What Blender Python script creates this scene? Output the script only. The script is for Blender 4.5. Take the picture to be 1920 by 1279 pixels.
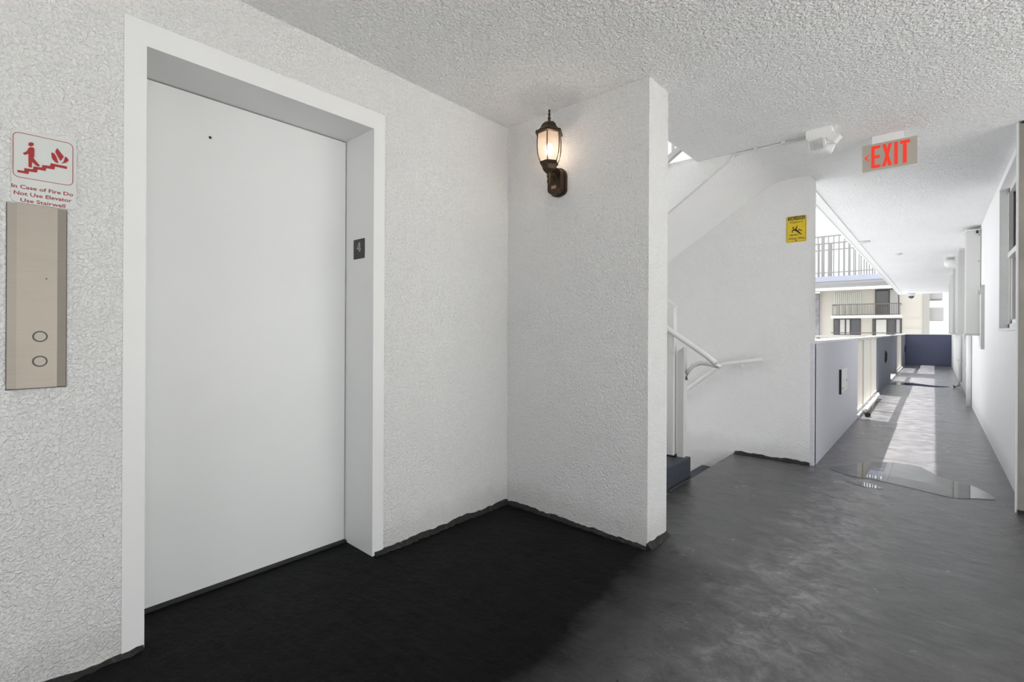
import bpy, bmesh, math, random
from mathutils import Vector, Matrix
random.seed(7)
for o in list(bpy.data.objects): bpy.data.objects.remove(o)
SC = bpy.context.scene
COL = SC.collection
PI = math.pi
# ------------------------------------------------------------------ camera
F = 892.78; HY = 618.6; EYE = 1.15
YAW = math.radians(41.564); ROLL = math.radians(.2713)
cam = bpy.data.cameras.new('camera'); cam.sensor_width = 36; cam.lens = F * 36 / 1920
cam.shift_x = 0; cam.shift_y = -(639.5 - HY) / 1920
cam.clip_start = .02; cam.clip_end = 3000
co = bpy.data.objects.new('camera', cam); COL.objects.link(co)
co.matrix_world = Matrix.Translation((0, 0, EYE)) @ Matrix.Rotation(YAW, 4, 'Z') @ Matrix.Rotation(PI / 2, 4, 'X') @ Matrix.Rotation(ROLL, 4, 'Z')
SC.camera = co
# ------------------------------------------------------------------ sky, sun, exposure
W = bpy.data.worlds.new('sky'); SC.world = W; W.use_nodes = True
bg = W.node_tree.nodes['Background']; bg.inputs[0].default_value = (.93, .965, 1, 1); bg.inputs[1].default_value = 1.45
sd = bpy.data.lights.new('sun', 'SUN'); sd.energy = 9.0; sd.angle = math.radians(.55); sd.color = (1, .97, .92)
sun = bpy.data.objects.new('sun', sd); COL.objects.link(sun)
sun.rotation_euler = Vector((.391, -.085, -1)).to_track_quat('-Z', 'Y').to_euler()
SC.view_settings.view_transform = 'Standard'; SC.view_settings.look = 'None'
SC.view_settings.gamma = 1; SC.view_settings.use_curve_mapping = False
SC.view_settings.exposure = .43

# ------------------------------------------------------------------ helpers
s_, c_ = math.sin(YAW), math.cos(YAW)
def ray(u, v):                       # direction of a point measured in the 1920x1279 frame
    X = u - 960; Y = v - HY; cr, sr = math.cos(ROLL), math.sin(ROLL)
    a = (X * cr + Y * sr) / F; b = -(-X * sr + Y * cr) / F
    return (-s_ + a * c_, c_ + a * s_, b)
def onx(u, v, X):
    r = ray(u, v); t = X / r[0]; return (X, r[1] * t, EYE + r[2] * t)
def ony(u, v, Y):
    r = ray(u, v); t = Y / r[1]; return (r[0] * t, Y, EYE + r[2] * t)

class B:
    """collects shapes in one bmesh"""
    def __init__(self): self.bm = bmesh.new()
    def box(self, x0, x1, y0, y1, z0, z1, mi=0, bev=0):
        bm = self.bm
        vs = [bm.verts.new(p) for p in ((x0,y0,z0),(x1,y0,z0),(x1,y1,z0),(x0,y1,z0),(x0,y0,z1),(x1,y0,z1),(x1,y1,z1),(x0,y1,z1))]
        fs = [bm.faces.new([vs[i] for i in q]) for q in ((0,3,2,1),(4,5,6,7),(0,1,5,4),(1,2,6,5),(2,3,7,6),(3,0,4,7))]
        for f in fs: f.material_index = mi
        if bev:
            es = list({e for f in fs for e in f.edges})
            bmesh.ops.bevel(bm, geom=es, offset=bev, segments=2, affect='EDGES', profile=.6)
        return self
    def prism(self, pts, axis, a, b, mi=0):
        """polygon (2-D points) swept along an axis between a and b"""
        bm = self.bm
        def mk(p, t):
            if axis == 'x': return (t, p[0], p[1])
            if axis == 'y': return (p[0], t, p[1])
            return (p[0], p[1], t)
        A = [bm.verts.new(mk(p, a)) for p in pts]; Bv = [bm.verts.new(mk(p, b)) for p in pts]
        fs = [bm.faces.new(A), bm.faces.new(Bv[::-1])]
        n = len(pts)
        for i in range(n): fs.append(bm.faces.new((A[i], Bv[i], Bv[(i+1) % n], A[(i+1) % n])))
        for f in fs: f.material_index = mi
        return self
    def tube(self, pts, r, n=12, cap=True, r2=None):
        bm = self.bm; pts = [Vector(p) for p in pts]; rings = []
        up = Vector((0, 0, 1))
        for i, p in enumerate(pts):
            d = (pts[min(i+1, len(pts)-1)] - pts[max(i-1, 0)]).normalized()
            u = up if abs(d.dot(up)) < .95 else Vector((1, 0, 0))
            a = d.cross(u).normalized(); b = a.cross(d).normalized()
            rr = r if not isinstance(r, (list, tuple)) else r[i]
            rings.append([bm.verts.new(p + a * rr * math.cos(2*PI*k/n) + b * (rr if r2 is None else r2) * math.sin(2*PI*k/n)) for k in range(n)])
        for A, C in zip(rings, rings[1:]):
            for k in range(n):
                f = bm.faces.new((A[k], A[(k+1) % n], C[(k+1) % n], C[k])); f.smooth = n > 6
        if cap: bm.faces.new(rings[0][::-1]); bm.faces.new(rings[-1])
        return self
    def bar(self, p, q, w, h):
        """rectangular bar between two points: w sideways, h vertical"""
        bm = self.bm; p = Vector(p); q = Vector(q); d = (q-p).normalized()
        u = Vector((0, 0, 1)) if abs(d.z) < .95 else Vector((0, 1, 0))
        a = d.cross(u).normalized() * w/2; b = a.cross(d).normalized() * h/2
        A = [bm.verts.new(p+x) for x in (a+b, a-b, -a-b, -a+b)]; C = [bm.verts.new(q+x) for x in (a+b, a-b, -a-b, -a+b)]
        bm.faces.new(A[::-1]); bm.faces.new(C)
        for k in range(4): bm.faces.new((A[k], A[(k+1) % 4], C[(k+1) % 4], C[k]))
        return self
    def lathe(self, prof, n=24, c=(0, 0, 0), ph=0, smooth=True, cap=True):
        bm = self.bm; rings = []
        for r, z in prof:
            rings.append([bm.verts.new((c[0] + r*math.cos(2*PI*k/n+ph), c[1] + r*math.sin(2*PI*k/n+ph), c[2]+z)) for k in range(n)])
        for A, C in zip(rings, rings[1:]):
            for k in range(n):
                f = bm.faces.new((A[k], A[(k+1) % n], C[(k+1) % n], C[k])); f.smooth = smooth
        if cap: bm.faces.new(rings[0][::-1]); bm.faces.new(rings[-1])
        return self
    def make(self, name, mats, parent=None, loc=None, fix=True):
        if fix: bmesh.ops.recalc_face_normals(self.bm, faces=self.bm.faces)
        me = bpy.data.meshes.new(name); self.bm.to_mesh(me); self.bm.free()
        if not isinstance(mats, (list, tuple)): mats = [mats]
        for m in mats: me.materials.append(m)
        o = bpy.data.objects.new(name, me); COL.objects.link(o)
        if parent: o.parent = parent; o.matrix_parent_inverse = Matrix.Translation(-Vector(parent.location))
        return o
def tag(o, label=None, cat=None, group=None, kind=None):
    if label: o['label'] = label
    if cat: o['category'] = cat
    if group: o['group'] = group
    if kind: o['kind'] = kind
    return o
def thing(name, loc, label, cat, group=None, kind=None):
    o = bpy.data.objects.new(name, None); COL.objects.link(o); o.location = loc; o.empty_display_size = .05
    return tag(o, label, cat, group, kind)
def struct(b, name, mats, label=None, cat=None, parent=None):
    o = b.make(name, mats, parent)
    if not parent: tag(o, label, cat, kind='structure')
    return o

# ------------------------------------------------------------------ materials
def newmat(name):
    m = bpy.data.materials.new(name); m.use_nodes = True
    return m, m.node_tree, m.node_tree.nodes['Principled BSDF']
def N(nt, t, **kw):
    n = nt.nodes.new(t)
    for k, v in kw.items():
        if k in n.inputs: n.inputs[k].default_value = v
        else: setattr(n, k, v)
    return n
def noise(nt, vec, scale, detail=3, rough=.55, dist=0):
    n = N(nt, 'ShaderNodeTexNoise'); n.inputs['Scale'].default_value = scale; n.inputs['Detail'].default_value = detail
    n.inputs['Roughness'].default_value = rough; n.inputs['Distortion'].default_value = dist
    nt.links.new(vec, n.inputs['Vector']); return n.outputs['Fac']
def ramp(nt, fac, stops):
    r = N(nt, 'ShaderNodeValToRGB'); nt.links.new(fac, r.inputs[0]); e = r.color_ramp.elements
    while len(e) < len(stops): e.new(.5)
    for k, (p, c) in enumerate(stops):
        e[k].position = p; e[k].color = (c, c, c, 1) if isinstance(c, (int, float)) else (*c, 1)
    return r.outputs[0]
def math_(nt, op, a, b=None, c=None):
    n = N(nt, 'ShaderNodeMath'); n.operation = op
    for i, x in enumerate((a, b, c)):
        if x is None: continue
        if isinstance(x, (int, float)): n.inputs[i].default_value = x
        else: nt.links.new(x, n.inputs[i])
    return n.outputs[0]
def mixc(nt, fac, a, b, mode='MIX'):
    n = N(nt, 'ShaderNodeMix'); n.data_type = 'RGBA'; n.blend_type = mode
    for i, x in ((0, fac), (6, a), (7, b)):
        if isinstance(x, (int, float)): n.inputs[i].default_value = x
        elif isinstance(x, tuple): n.inputs[i].default_value = (*x, 1)
        else: nt.links.new(x, n.inputs[i])
    return n.outputs[2]
def pos(nt): return N(nt, 'ShaderNodeNewGeometry').outputs['Position']
def plain(name, col, rough=.5, metal=0, spec=.5, var=.04, scale=30, bump=0, emit=None, es=0):
    m, nt, p = newmat(name); P = pos(nt)
    f = noise(nt, P, scale, 3)
    c = mixc(nt, f, tuple(x*(1-var) for x in col), tuple(min(1, x*(1+var)) for x in col))
    nt.links.new(c, p.inputs['Base Color'])
    p.inputs['Roughness'].default_value = rough; p.inputs['Metallic'].default_value = metal
    p.inputs['Specular IOR Level'].default_value = spec
    if bump:
        b = N(nt, 'ShaderNodeBump'); b.inputs['Strength'].default_value = 1; b.inputs['Distance'].default_value = bump
        nt.links.new(f, b.inputs['Height']); nt.links.new(b.outputs[0], p.inputs['Normal'])
    if emit: p.inputs['Emission Color'].default_value = (*emit, 1); p.inputs['Emission Strength'].default_value = es
    return m
def stucco(name, col, scale=75, dist=.006, stretch=(1, 1, 1), dirt=.0, rough=.75, pits=.5, fade=None):
    m, nt, p = newmat(name); P = pos(nt)
    mp = N(nt, 'ShaderNodeMapping'); nt.links.new(P, mp.inputs[0]); mp.inputs['Scale'].default_value = stretch
    v = mp.outputs[0]
    a = noise(nt, v, scale, 2, .5, .6)
    b = noise(nt, v, scale*2.6, 2, .5, .3)
    r = ramp(nt, a, [(.36, 0), (.5, .55), (.66, 1)])
    h = math_(nt, 'ADD', math_(nt, 'MULTIPLY', r, .75), math_(nt, 'MULTIPLY', b, .25))
    bp = N(nt, 'ShaderNodeBump'); bp.inputs['Strength'].default_value = 1; bp.inputs['Distance'].default_value = dist
    nt.links.new(h, bp.inputs['Height']); nt.links.new(bp.outputs[0], p.inputs['Normal'])
    fd = None
    if fade:                             # coarse knockdown thins out into trowelled smooth plaster along X
        sx_ = N(nt, 'ShaderNodeSeparateXYZ'); nt.links.new(P, sx_.inputs[0]); mr = N(nt, 'ShaderNodeMapRange')
        mr.inputs[1].default_value = fade[1]; mr.inputs[2].default_value = fade[0]; nt.links.new(sx_.outputs[0], mr.inputs[0]); fd = mr.outputs[0]
        nt.links.new(fd, bp.inputs['Strength'])
    big = noise(nt, P, 2.2, 4, .6)
    c = mixc(nt, big, tuple(x*.96 for x in col), tuple(min(.97, x*1.02) for x in col))
    # dust caught in the deep pores of the texture
    pm = math_(nt, 'MULTIPLY', ramp(nt, a, [(.30, 1), (.42, 0)]), pits)
    if fd: pm = math_(nt, 'MULTIPLY', pm, fd)
    c = mixc(nt, pm, c, tuple(x*.45 for x in col))
    if dirt:
        sep = N(nt, 'ShaderNodeSeparateXYZ'); nt.links.new(P, sep.inputs[0])
        z = math_(nt, 'ADD', sep.outputs[2], math_(nt, 'MULTIPLY', noise(nt, P, 9, 4, .6), -.16))
        low = ramp(nt, z, [(.0, 1), (.10, 0)])
        c = mixc(nt, math_(nt, 'MULTIPLY', low, dirt), c, (.30, .27, .25))
    nt.links.new(c, p.inputs['Base Color']); p.inputs['Roughness'].default_value = rough
    p.inputs['Specular IOR Level'].default_value = .25
    return m

M = {}
M['stairw'] = stucco('bright_white_stucco', (.91, .91, .905), 100, .0045, dirt=.15, pits=.12)
M['wall'] = stucco('white_stucco', (.80, .80, .795), 95, .0055, dirt=.2, pits=.14)
M['ceil'] = stucco('white_knockdown_ceiling', (.93, .93, .93), 62, .0085, pits=.13)
M['stucco_fine'] = stucco('white_fine_stucco', (.91, .91, .905), 110, .0028, dirt=.15, pits=.06)
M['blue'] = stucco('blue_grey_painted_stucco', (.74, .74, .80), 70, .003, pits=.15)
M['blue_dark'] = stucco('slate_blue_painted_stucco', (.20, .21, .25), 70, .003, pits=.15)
M['navy'] = stucco('navy_painted_stucco', (.13, .145, .22), 70, .002, pits=.1)
M['smooth'] = plain('smooth_white_paint', (.79, .795, .79), .45, spec=.3, var=.02, scale=6)
M['soffit'] = stucco('white_knockdown_fading_to_smooth', (.93, .93, .93), 62, .0085, pits=.13, fade=(-1.0, -1.75))
M['doorp'] = plain('white_elevator_door_paint', (.77, .785, .785), .4, spec=.35, var=.03, scale=3)
M['white'] = plain('white_metal_paint', (.83, .83, .82), .4, var=.02)
M['cream'] = plain('cream_metal_paint', (.60, .57, .52), .45, var=.03)
M['shut'] = plain('pale_grey_shutter_enamel', (.70, .70, .68), .4, var=.02)
M['shut_dk'] = plain('grey_shutter_enamel', (.52, .52, .51), .4, var=.03)
M['dark'] = plain('black_rubber', (.02, .02, .02), .7)
M['gap'] = plain('dark_shaft_gap', (.015, .015, .015), .9)
M['bronze'] = plain('dark_bronze_lantern_metal', (.060, .038, .022), .42, .6, var=.3, scale=60, bump=.0006)
M['red'] = plain('red_sign_ink', (.36, .012, .012), .5, var=.02)
M['black'] = plain('black_sign_plastic', (.012, .012, .012), .35)
M['sign_grey'] = plain('grey_plate_numeral', (.35, .35, .34), .5)
M['acryl'] = plain('frosted_acrylic_sign', (.66, .68, .66), .2, spec=.5, var=.02)
M['yellow'] = plain('yellow_sign_enamel', (.78, .56, .02), .4, var=.06, scale=25)
M['yborder'] = plain('pale_yellow_sign_edge', (.62, .52, .12), .4)
M['ink'] = plain('black_sign_ink', (.02, .018, .012), .5)
M['exitf'] = plain('beige_brushed_exit_face', (.50, .46, .39), .4, .25, var=.05, scale=15)
M['exitr'] = plain('lit_red_exit_letters', (.8, .03, .015), .4, emit=(1, .06, .02), es=.24)
M['steel_dk'] = plain('dark_wood_window_frame', (.08, .07, .065), .5)
M['glassdark'] = plain('dark_window_glass', (.05, .05, .05), .06, spec=.8, var=.3, scale=1.5)
M['curtain'] = plain('pale_curtain', (.55, .54, .49), .8, var=.08, scale=6)
M['bcream'] = plain('cream_facade', (.58, .54, .47), .7, var=.03, scale=.6)
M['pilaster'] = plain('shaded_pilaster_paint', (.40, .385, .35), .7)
M['bpanel'] = plain('ribbed_shutter_panel', (.62, .62, .55), .7, var=.05, scale=2)
M['bgrey'] = plain('grey_balcony_concrete', (.42, .41, .39), .7, var=.04, scale=.8)
M['bstone'] = plain('mottled_grey_stone', (.26, .25, .26), .8, var=.7, scale=3, bump=.03)
M['ironrail'] = plain('brown_iron_rail', (.13, .11, .10), .5)
M['ground'] = plain('pale_asphalt', (.29, .30, .32), .9, var=.1, scale=.1)
M['haze'] = plain('far_pale_concrete', (.60, .68, .78), .9, var=.05, scale=.02)
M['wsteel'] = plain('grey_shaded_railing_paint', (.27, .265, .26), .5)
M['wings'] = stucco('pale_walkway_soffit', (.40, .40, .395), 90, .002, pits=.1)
M['wingedge'] = plain('pale_blue_slab_edge', (.42, .44, .53), .6, var=.04, scale=3)
M['postm'] = plain('weathered_grey_beige_post', (.28, .26, .235), .6, var=.3, scale=4)
M['leaf'] = plain('dark_leaves', (.05, .08, .03), .6, var=.4, scale=8)

def base_black():
    m, nt, p = newmat('black_cove_paint'); P = pos(nt)
    f = noise(nt, P, 45, 4, .6)
    nt.links.new(ramp(nt, f, [(.3, (.005, .005, .006)), (.6, (.014, .013, .012)), (.70, (.07, .06, .052)), (.74, (.02, .02, .02))]), p.inputs['Base Color'])
    b = N(nt, 'ShaderNodeBump'); b.inputs['Distance'].default_value = .012; nt.links.new(f, b.inputs['Height'])
    nt.links.new(b.outputs[0], p.inputs['Normal']); p.inputs['Roughness'].default_value = .55
    return m
M['cove'] = base_black()
M['terr'] = plain('white_terrace_coating', (.85, .84, .82), .8)

def floor_mat():
    m, nt, p = newmat('painted_concrete_floor'); P = pos(nt)
    sep = N(nt, 'ShaderNodeSeparateXYZ'); nt.links.new(P, sep.inputs[0]); X, Y = sep.outputs[0], sep.outputs[1]
    wob = noise(nt, P, 1.6, 4, .6)
    wob2 = noise(nt, P, 7, 4, .65)
    # black paint is fresh by the lift and worn grey along the walked route
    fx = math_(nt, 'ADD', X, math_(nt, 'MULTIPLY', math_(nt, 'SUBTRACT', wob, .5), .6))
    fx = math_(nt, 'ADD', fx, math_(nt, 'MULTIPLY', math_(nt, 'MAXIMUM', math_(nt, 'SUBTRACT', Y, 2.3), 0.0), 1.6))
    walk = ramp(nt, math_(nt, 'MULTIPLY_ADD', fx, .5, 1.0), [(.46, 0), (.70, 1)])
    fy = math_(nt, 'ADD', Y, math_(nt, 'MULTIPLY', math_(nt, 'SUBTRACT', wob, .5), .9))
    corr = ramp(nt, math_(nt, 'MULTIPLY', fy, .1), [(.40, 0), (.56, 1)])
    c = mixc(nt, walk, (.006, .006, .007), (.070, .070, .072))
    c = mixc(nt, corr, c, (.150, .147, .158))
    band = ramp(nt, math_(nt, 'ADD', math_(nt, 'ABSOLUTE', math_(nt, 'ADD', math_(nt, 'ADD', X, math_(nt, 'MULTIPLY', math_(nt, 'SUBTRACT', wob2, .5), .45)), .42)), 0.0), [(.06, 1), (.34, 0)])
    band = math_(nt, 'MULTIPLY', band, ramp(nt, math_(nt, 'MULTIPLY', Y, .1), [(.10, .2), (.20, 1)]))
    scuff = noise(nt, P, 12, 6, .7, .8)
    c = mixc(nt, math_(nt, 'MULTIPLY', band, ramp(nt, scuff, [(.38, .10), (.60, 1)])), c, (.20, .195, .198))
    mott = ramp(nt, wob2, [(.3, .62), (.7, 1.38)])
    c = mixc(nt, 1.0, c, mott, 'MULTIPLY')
    # brush drag marks and curly hairline scratches
    mp = N(nt, 'ShaderNodeMapping'); nt.links.new(P, mp.inputs[0]); mp.inputs['Scale'].default_value = (3.0, 7.5, 1); mp.inputs['Rotation'].default_value = (0, 0, .55)
    sc = noise(nt, mp.outputs[0], 2.6, 7, .70, 1.6)
    lines = ramp(nt, sc, [(.485, 0), (.5, 1), (.515, 0)])
    fine = noise(nt, P, 5.5, 8, .74, 2.4)
    hair = ramp(nt, fine, [(.492, 0), (.5, 1), (.508, 0)])
    bigm = ramp(nt, noise(nt, P, 1.9, 4, .6), [(.46, 0), (.60, 1)])
    lm = math_(nt, 'MULTIPLY', math_(nt, 'MULTIPLY', math_(nt, 'MAXIMUM', lines, hair), bigm), .75)
    c = mixc(nt, lm, c, (.010, .010, .011))
    nt.links.new(c, p.inputs['Base Color'])
    # paint film sheen: duller black film by the lift, polished by feet and water elsewhere
    rg = math_(nt, 'MULTIPLY_ADD', wob2, .24, .11)
    rg = math_(nt, 'ADD', rg, math_(nt, 'MULTIPLY', math_(nt, 'SUBTRACT', 1.0, walk), .16))
    nt.links.new(rg, p.inputs['Roughness'])
    sp = math_(nt, 'MULTIPLY_ADD', walk, .85, .05)
    nt.links.new(sp, p.inputs['Specular IOR Level'])
    h = math_(nt, 'ADD', math_(nt, 'MULTIPLY', sc, .45), math_(nt, 'MULTIPLY', noise(nt, P, 26, 5, .65), .30))
    h = math_(nt, 'ADD', h, math_(nt, 'MULTIPLY', fine, .35))
    h = math_(nt, 'ADD', h, math_(nt, 'MULTIPLY', noise(nt, P, 3.2, 3), 1.4))
    b = N(nt, 'ShaderNodeBump'); b.inputs['Distance'].default_value = .010; b.inputs['Strength'].default_value = 1
    nt.links.new(h, b.inputs['Height']); nt.links.new(b.outputs[0], p.inputs['Normal'])
    return m
M['floor'] = floor_mat()

def step_mat():
    m, nt, p = newmat('navy_gritty_step_paint'); P = pos(nt)
    f = noise(nt, P, 70, 4, .7)
    nt.links.new(ramp(nt, f, [(.35, (.018, .02, .03)), (.6, (.04, .048, .078)), (.72, (.17, .185, .24))]), p.inputs['Base Color'])
    b = N(nt, 'ShaderNodeBump'); b.inputs['Distance'].default_value = .01; nt.links.new(f, b.inputs['Height'])
    nt.links.new(b.outputs[0], p.inputs['Normal']); p.inputs['Roughness'].default_value = .4
    return m
M['step'] = step_mat()
def steel_mat():
    m, nt, p = newmat('brushed_stainless_steel'); P = pos(nt)
    mp = N(nt, 'ShaderNodeMapping'); nt.links.new(P, mp.inputs[0]); mp.inputs['Scale'].default_value = (1, 1, 60)
    f = noise(nt, mp.outputs[0], 14, 3)
    g = noise(nt, P, 9, 3)
    c = mixc(nt, f, (.33, .295, .255), (.40, .36, .31)); c = mixc(nt, ramp(nt, g, [(.5, 0), (.75, .5)]), c, (.33, .29, .25))
    nt.links.new(c, p.inputs['Base Color']); p.inputs['Metallic'].default_value = .5; p.inputs['Roughness'].default_value = .48
    return m
M['steel'] = steel_mat()
def water_mat():
    m, nt, p = newmat('standing_water')
    nt.nodes.remove(p); out = nt.nodes['Material Output']
    fr = N(nt, 'ShaderNodeFresnel'); fr.inputs[0].default_value = 1.5
    gl = N(nt, 'ShaderNodeBsdfGlossy'); gl.inputs['Roughness'].default_value = .012
    tr = N(nt, 'ShaderNodeBsdfTransparent'); tr.inputs[0].default_value = (.62, .64, .66, 1)
    mx = N(nt, 'ShaderNodeMixShader')
    f = math_(nt, 'MINIMUM', math_(nt, 'MULTIPLY_ADD', fr.outputs[0], 1.5, .02), 1.0)
    nt.links.new(f, mx.inputs[0]); nt.links.new(tr.outputs[0], mx.inputs[1]); nt.links.new(gl.outputs[0], mx.inputs[2])
    nt.links.new(mx.outputs[0], out.inputs[0]); return m
M['water'] = water_mat()
def pane_mat(name, tint, alpha):
    m, nt, p = newmat(name); nt.nodes.remove(p); out = nt.nodes['Material Output']
    tr = N(nt, 'ShaderNodeBsdfTransparent'); tr.inputs[0].default_value = (*[x**.35 for x in tint], 1)
    tl = N(nt, 'ShaderNodeBsdfTranslucent'); tl.inputs[0].default_value = (*tint, 1)
    df = N(nt, 'ShaderNodeBsdfGlossy'); df.inputs['Roughness'].default_value = .6
    a = N(nt, 'ShaderNodeMixShader'); a.inputs[0].default_value = alpha
    b = N(nt, 'ShaderNodeMixShader'); b.inputs[0].default_value = .04
    nt.links.new(tr.outputs[0], a.inputs[1]); nt.links.new(tl.outputs[0], a.inputs[2])
    nt.links.new(a.outputs[0], b.inputs[1]); nt.links.new(df.outputs[0], b.inputs[2]); nt.links.new(b.outputs[0], out.inputs[0])
    return m
M['lglass'] = pane_mat('seeded_lantern_glass', (.60, .50, .44), .34)
M['clear'] = pane_mat('clear_ribbed_lens', (.95, .95, .95), .35)
m, nt, p = newmat('lit_bulb'); p.inputs['Emission Color'].default_value = (1, .86, .66, 1); p.inputs['Emission Strength'].default_value = 14
M['bulb'] = m

# ------------------------------------------------------------------ room constants
XA, YL, XE, YL2, YW, XW, XP, XR, YE, H = -2.125, 2.351, -1.126, 2.588, 4.748, -.795, -.76, .436, 21.7, 2.488
SL = .212                                   # slab
FL2 = H + SL                                # next floor
VX = -1.41                                  # stair void edge
YD1, YD2 = .405, 1.337                      # lift opening
OT = 2.166
# ---- floor
b = B()
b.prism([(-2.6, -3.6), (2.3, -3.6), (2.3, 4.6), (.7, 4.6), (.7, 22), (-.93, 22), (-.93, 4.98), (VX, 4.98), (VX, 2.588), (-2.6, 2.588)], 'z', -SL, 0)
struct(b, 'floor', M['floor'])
# ---- ceiling
b = B()
b.prism([(-2.6, -3.6), (2.3, -3.6), (2.3, 4.6), (.7, 4.6), (.7, 22), (-.93, 22), (-.93, 4.98), (VX, 4.98), (VX, 2.588), (-2.6, 2.588)], 'z', H, FL2)
struct(b, 'ceiling', M['ceil'])
b = B(); b.prism([(-2.6, 2.4), (2.3, 2.4), (2.3, 4.6), (.7, 4.6), (.7, 22), (-.93, 22), (-.93, 4.98), (-3.55, 4.98), (-3.55, 2.4)], 'z', FL2*2-SL, FL2*2)
struct(b, 'ceiling_upper', M['ceil'])
# smooth plaster drip band along the outer edge of the walkway soffit
b = B(); b.box(-.945, -.845, 4.98, 21.9, H-.012, H+.03).box(-.955, -.93, 4.98, 21.9, H-.02, FL2)
struct(b, 'trim_1', M['smooth'])
# ---- wall with the lift opening
b = B()
b.box(XA-.3, XA, -3.6, YD1, 0, H).box(XA-.3, XA, YD2, 2.588, 0, H).box(XA-.3, XA, YD1, YD2, OT, H)
struct(b, 'wall_left', M['wall'])
# smooth painted border, slightly proud of the stucco, and the smooth reveal
b = B()
e = .004
b.box(XA-.29, XA+e, YD1-.062, YD1+.002, 0, OT+.085).box(XA-.29, XA+e, YD2-.002, YD2+.062, 0, OT+.085)
b.box(XA-.29, XA+e, YD1+.002, YD2-.002, OT-.002, OT+.085)
struct(b, 'trim_2', M['smooth'])
# lift door: one wide sliding leaf behind the reveal
XD = -2.389
d = thing('door_1', (XD, .87, 0), 'wide plain white elevator door set back in its reveal', 'door', kind='structure')
b = B(); b.box(XD-.03, XD, YD1-.05, YD2-.006, .012, OT-.006, bev=.002); b.make('door_leaf', M['doorp'], d)
b = B(); b.box(XD-.06, XD-.035, YD1-.1, YD2+.05, 0, OT+.05); b.make('shaft_shadow_panel', M['gap'], d)
b = B(); b.box(XD-.05, XD+.02, YD1, YD2-.001, .0005, .010); b.make('door_sill', M['dark'], d)
q = onx(394, 258, XD); b = B(); b.tube([(XD-.002, q[1], q[2]), (XD+.002, q[1], q[2])], .006, 12); b.make('keyhole', M['dark'], d)
q = onx(372, 296, XD); b = B(); b.tube([(XD-.002, q[1], q[2]), (XD+.0015, q[1], q[2])], .005, 12); b.make('filled_screw_hole', M['smooth'], d)
# ---- short wall carrying the lantern
b = B(); b.box(XA-.1, XE, YL, YL2, 0, H)
struct(b, 'wall_front', M['wall'])
# ---- stairwell walls
b = B(); b.box(-4.8, XW, YW, 4.98, -3, H).box(-4.8, -.93, YW, 4.98, H, FL2*2-SL).box(-.93, XW, YW, 4.98, FL2, FL2*2-SL)
struct(b, 'wall_stair', M['stairw'])
b = B(); b.box(-4.8, XA-.1, YL, YL2, -3, FL2*2-SL).box(XA-.1, XE, YL, YL2, FL2, FL2*2-SL).box(-2.6, VX, YL, YL2-.001, H, FL2)
struct(b, 'wall_stair_inner', M['stucco_fine'])
# ---- right corridor wall with a window recess
b = B()
b.box(XR, .70, 6.11, YE+.3, 0, H).box(XR, .70, 4.44, 4.72, 0, H).box(XR, .70, 4.72, 6.11, 0, 1.180).box(XR, .70, 4.72, 6.11, 2.425, H)
b.box(.60, .70, 4.72, 6.11, 1.18, 2.425)
struct(b, 'wall_right', M['stucco_fine'])
# ---- unseen back and east sides of the lobby
b = B(); b.box(-2.6, -1.2, -3.8, -3.6, 0, H).box(-1.2, 2.3, -3.8, -3.6, 2.35, H); struct(b, 'wall_back', M['wall'])
b = B(); b.box(2.31, 12, -3.61, 12, -.25, -.02).box(-4, 12, -10, -3.61, -.25, -.02); struct(b, 'terrace', M['terr'])
b = B(); b.box(2.15, 2.3, -1.0, 4.6, 2.15, H).box(2.15, 2.3, -3.6, -1.0, 0, H); struct(b, 'trim_5', M['smooth'])
b = B(); b.box(12, 12.3, -9, 12, -.25, 2.6); struct(b, 'wall_terrace', M['stucco_fine'])
b = B(); b.box(.535, 2.3, 4.41, 4.6, 0, H); struct(b, 'wall_north', M['wall'])
# ---- blue end parapet
b = B(); b.box(-.93, .5, YE, YE+.16, 0, 1.05); struct(b, 'wall_end', M['navy'])
b = B(); b.box(-.95, .52, YE-.02, YE+.18, 1.05, 1.075); struct(b, 'trim_3', M['smooth'])

# ---- black paint coves along wall feet (each wall its own strip)
def cove(name, p, q, n, h=.035, t=.018):
    """wavy painted strip from p to q, n = direction away from the wall"""
    p = Vector((*p, 0)); q = Vector((*q, 0)); n = Vector((*n, 0)); L = (q-p).length; k = max(4, int(L/.02))
    bm = bmesh.new(); rows = []
    random.seed(int(L*1000))
    w = 0
    for i in range(k+1):
        c = p + (q-p)*i/k; w = w*.7 + random.uniform(-.006, .006)
        hh = h + w; tt = t*(1+random.uniform(-.25, .35))
        rows.append([bm.verts.new(c + n*x + Vector((0, 0, z))) for x, z in ((-.004, -.002), (tt*1.6, -.002), (tt*1.1, hh*.3), (.005, hh*.85), (-.004, hh))])
    for A, C in zip(rows, rows[1:]):
        for j in range(4): f = bm.faces.new((A[j], A[j+1], C[j+1], C[j])); f.smooth = True
    bm.faces.new(rows[0]); bm.faces.new(rows[-1][::-1])
    o = B(); o.bm.free(); o.bm = bm
    return struct(o, name, M['cove'])
cove('baseboard_left', (XA, -3.5), (XA, YD1), (1, 0), .016)
cove('baseboard_left_far', (XA, YD2+.012), (XA, YL), (1, 0), .022, .016)
cove('baseboard_front', (XA, YL), (XE, YL), (0, -1), .02, .014)
cove('baseboard_wall_end', (XE, YL-.005), (XE, YL2), (1, 0), .03, .02)
cove('baseboard_stair', (VX+.01, YW), (XW, YW), (0, -1), .028, .02)

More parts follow.
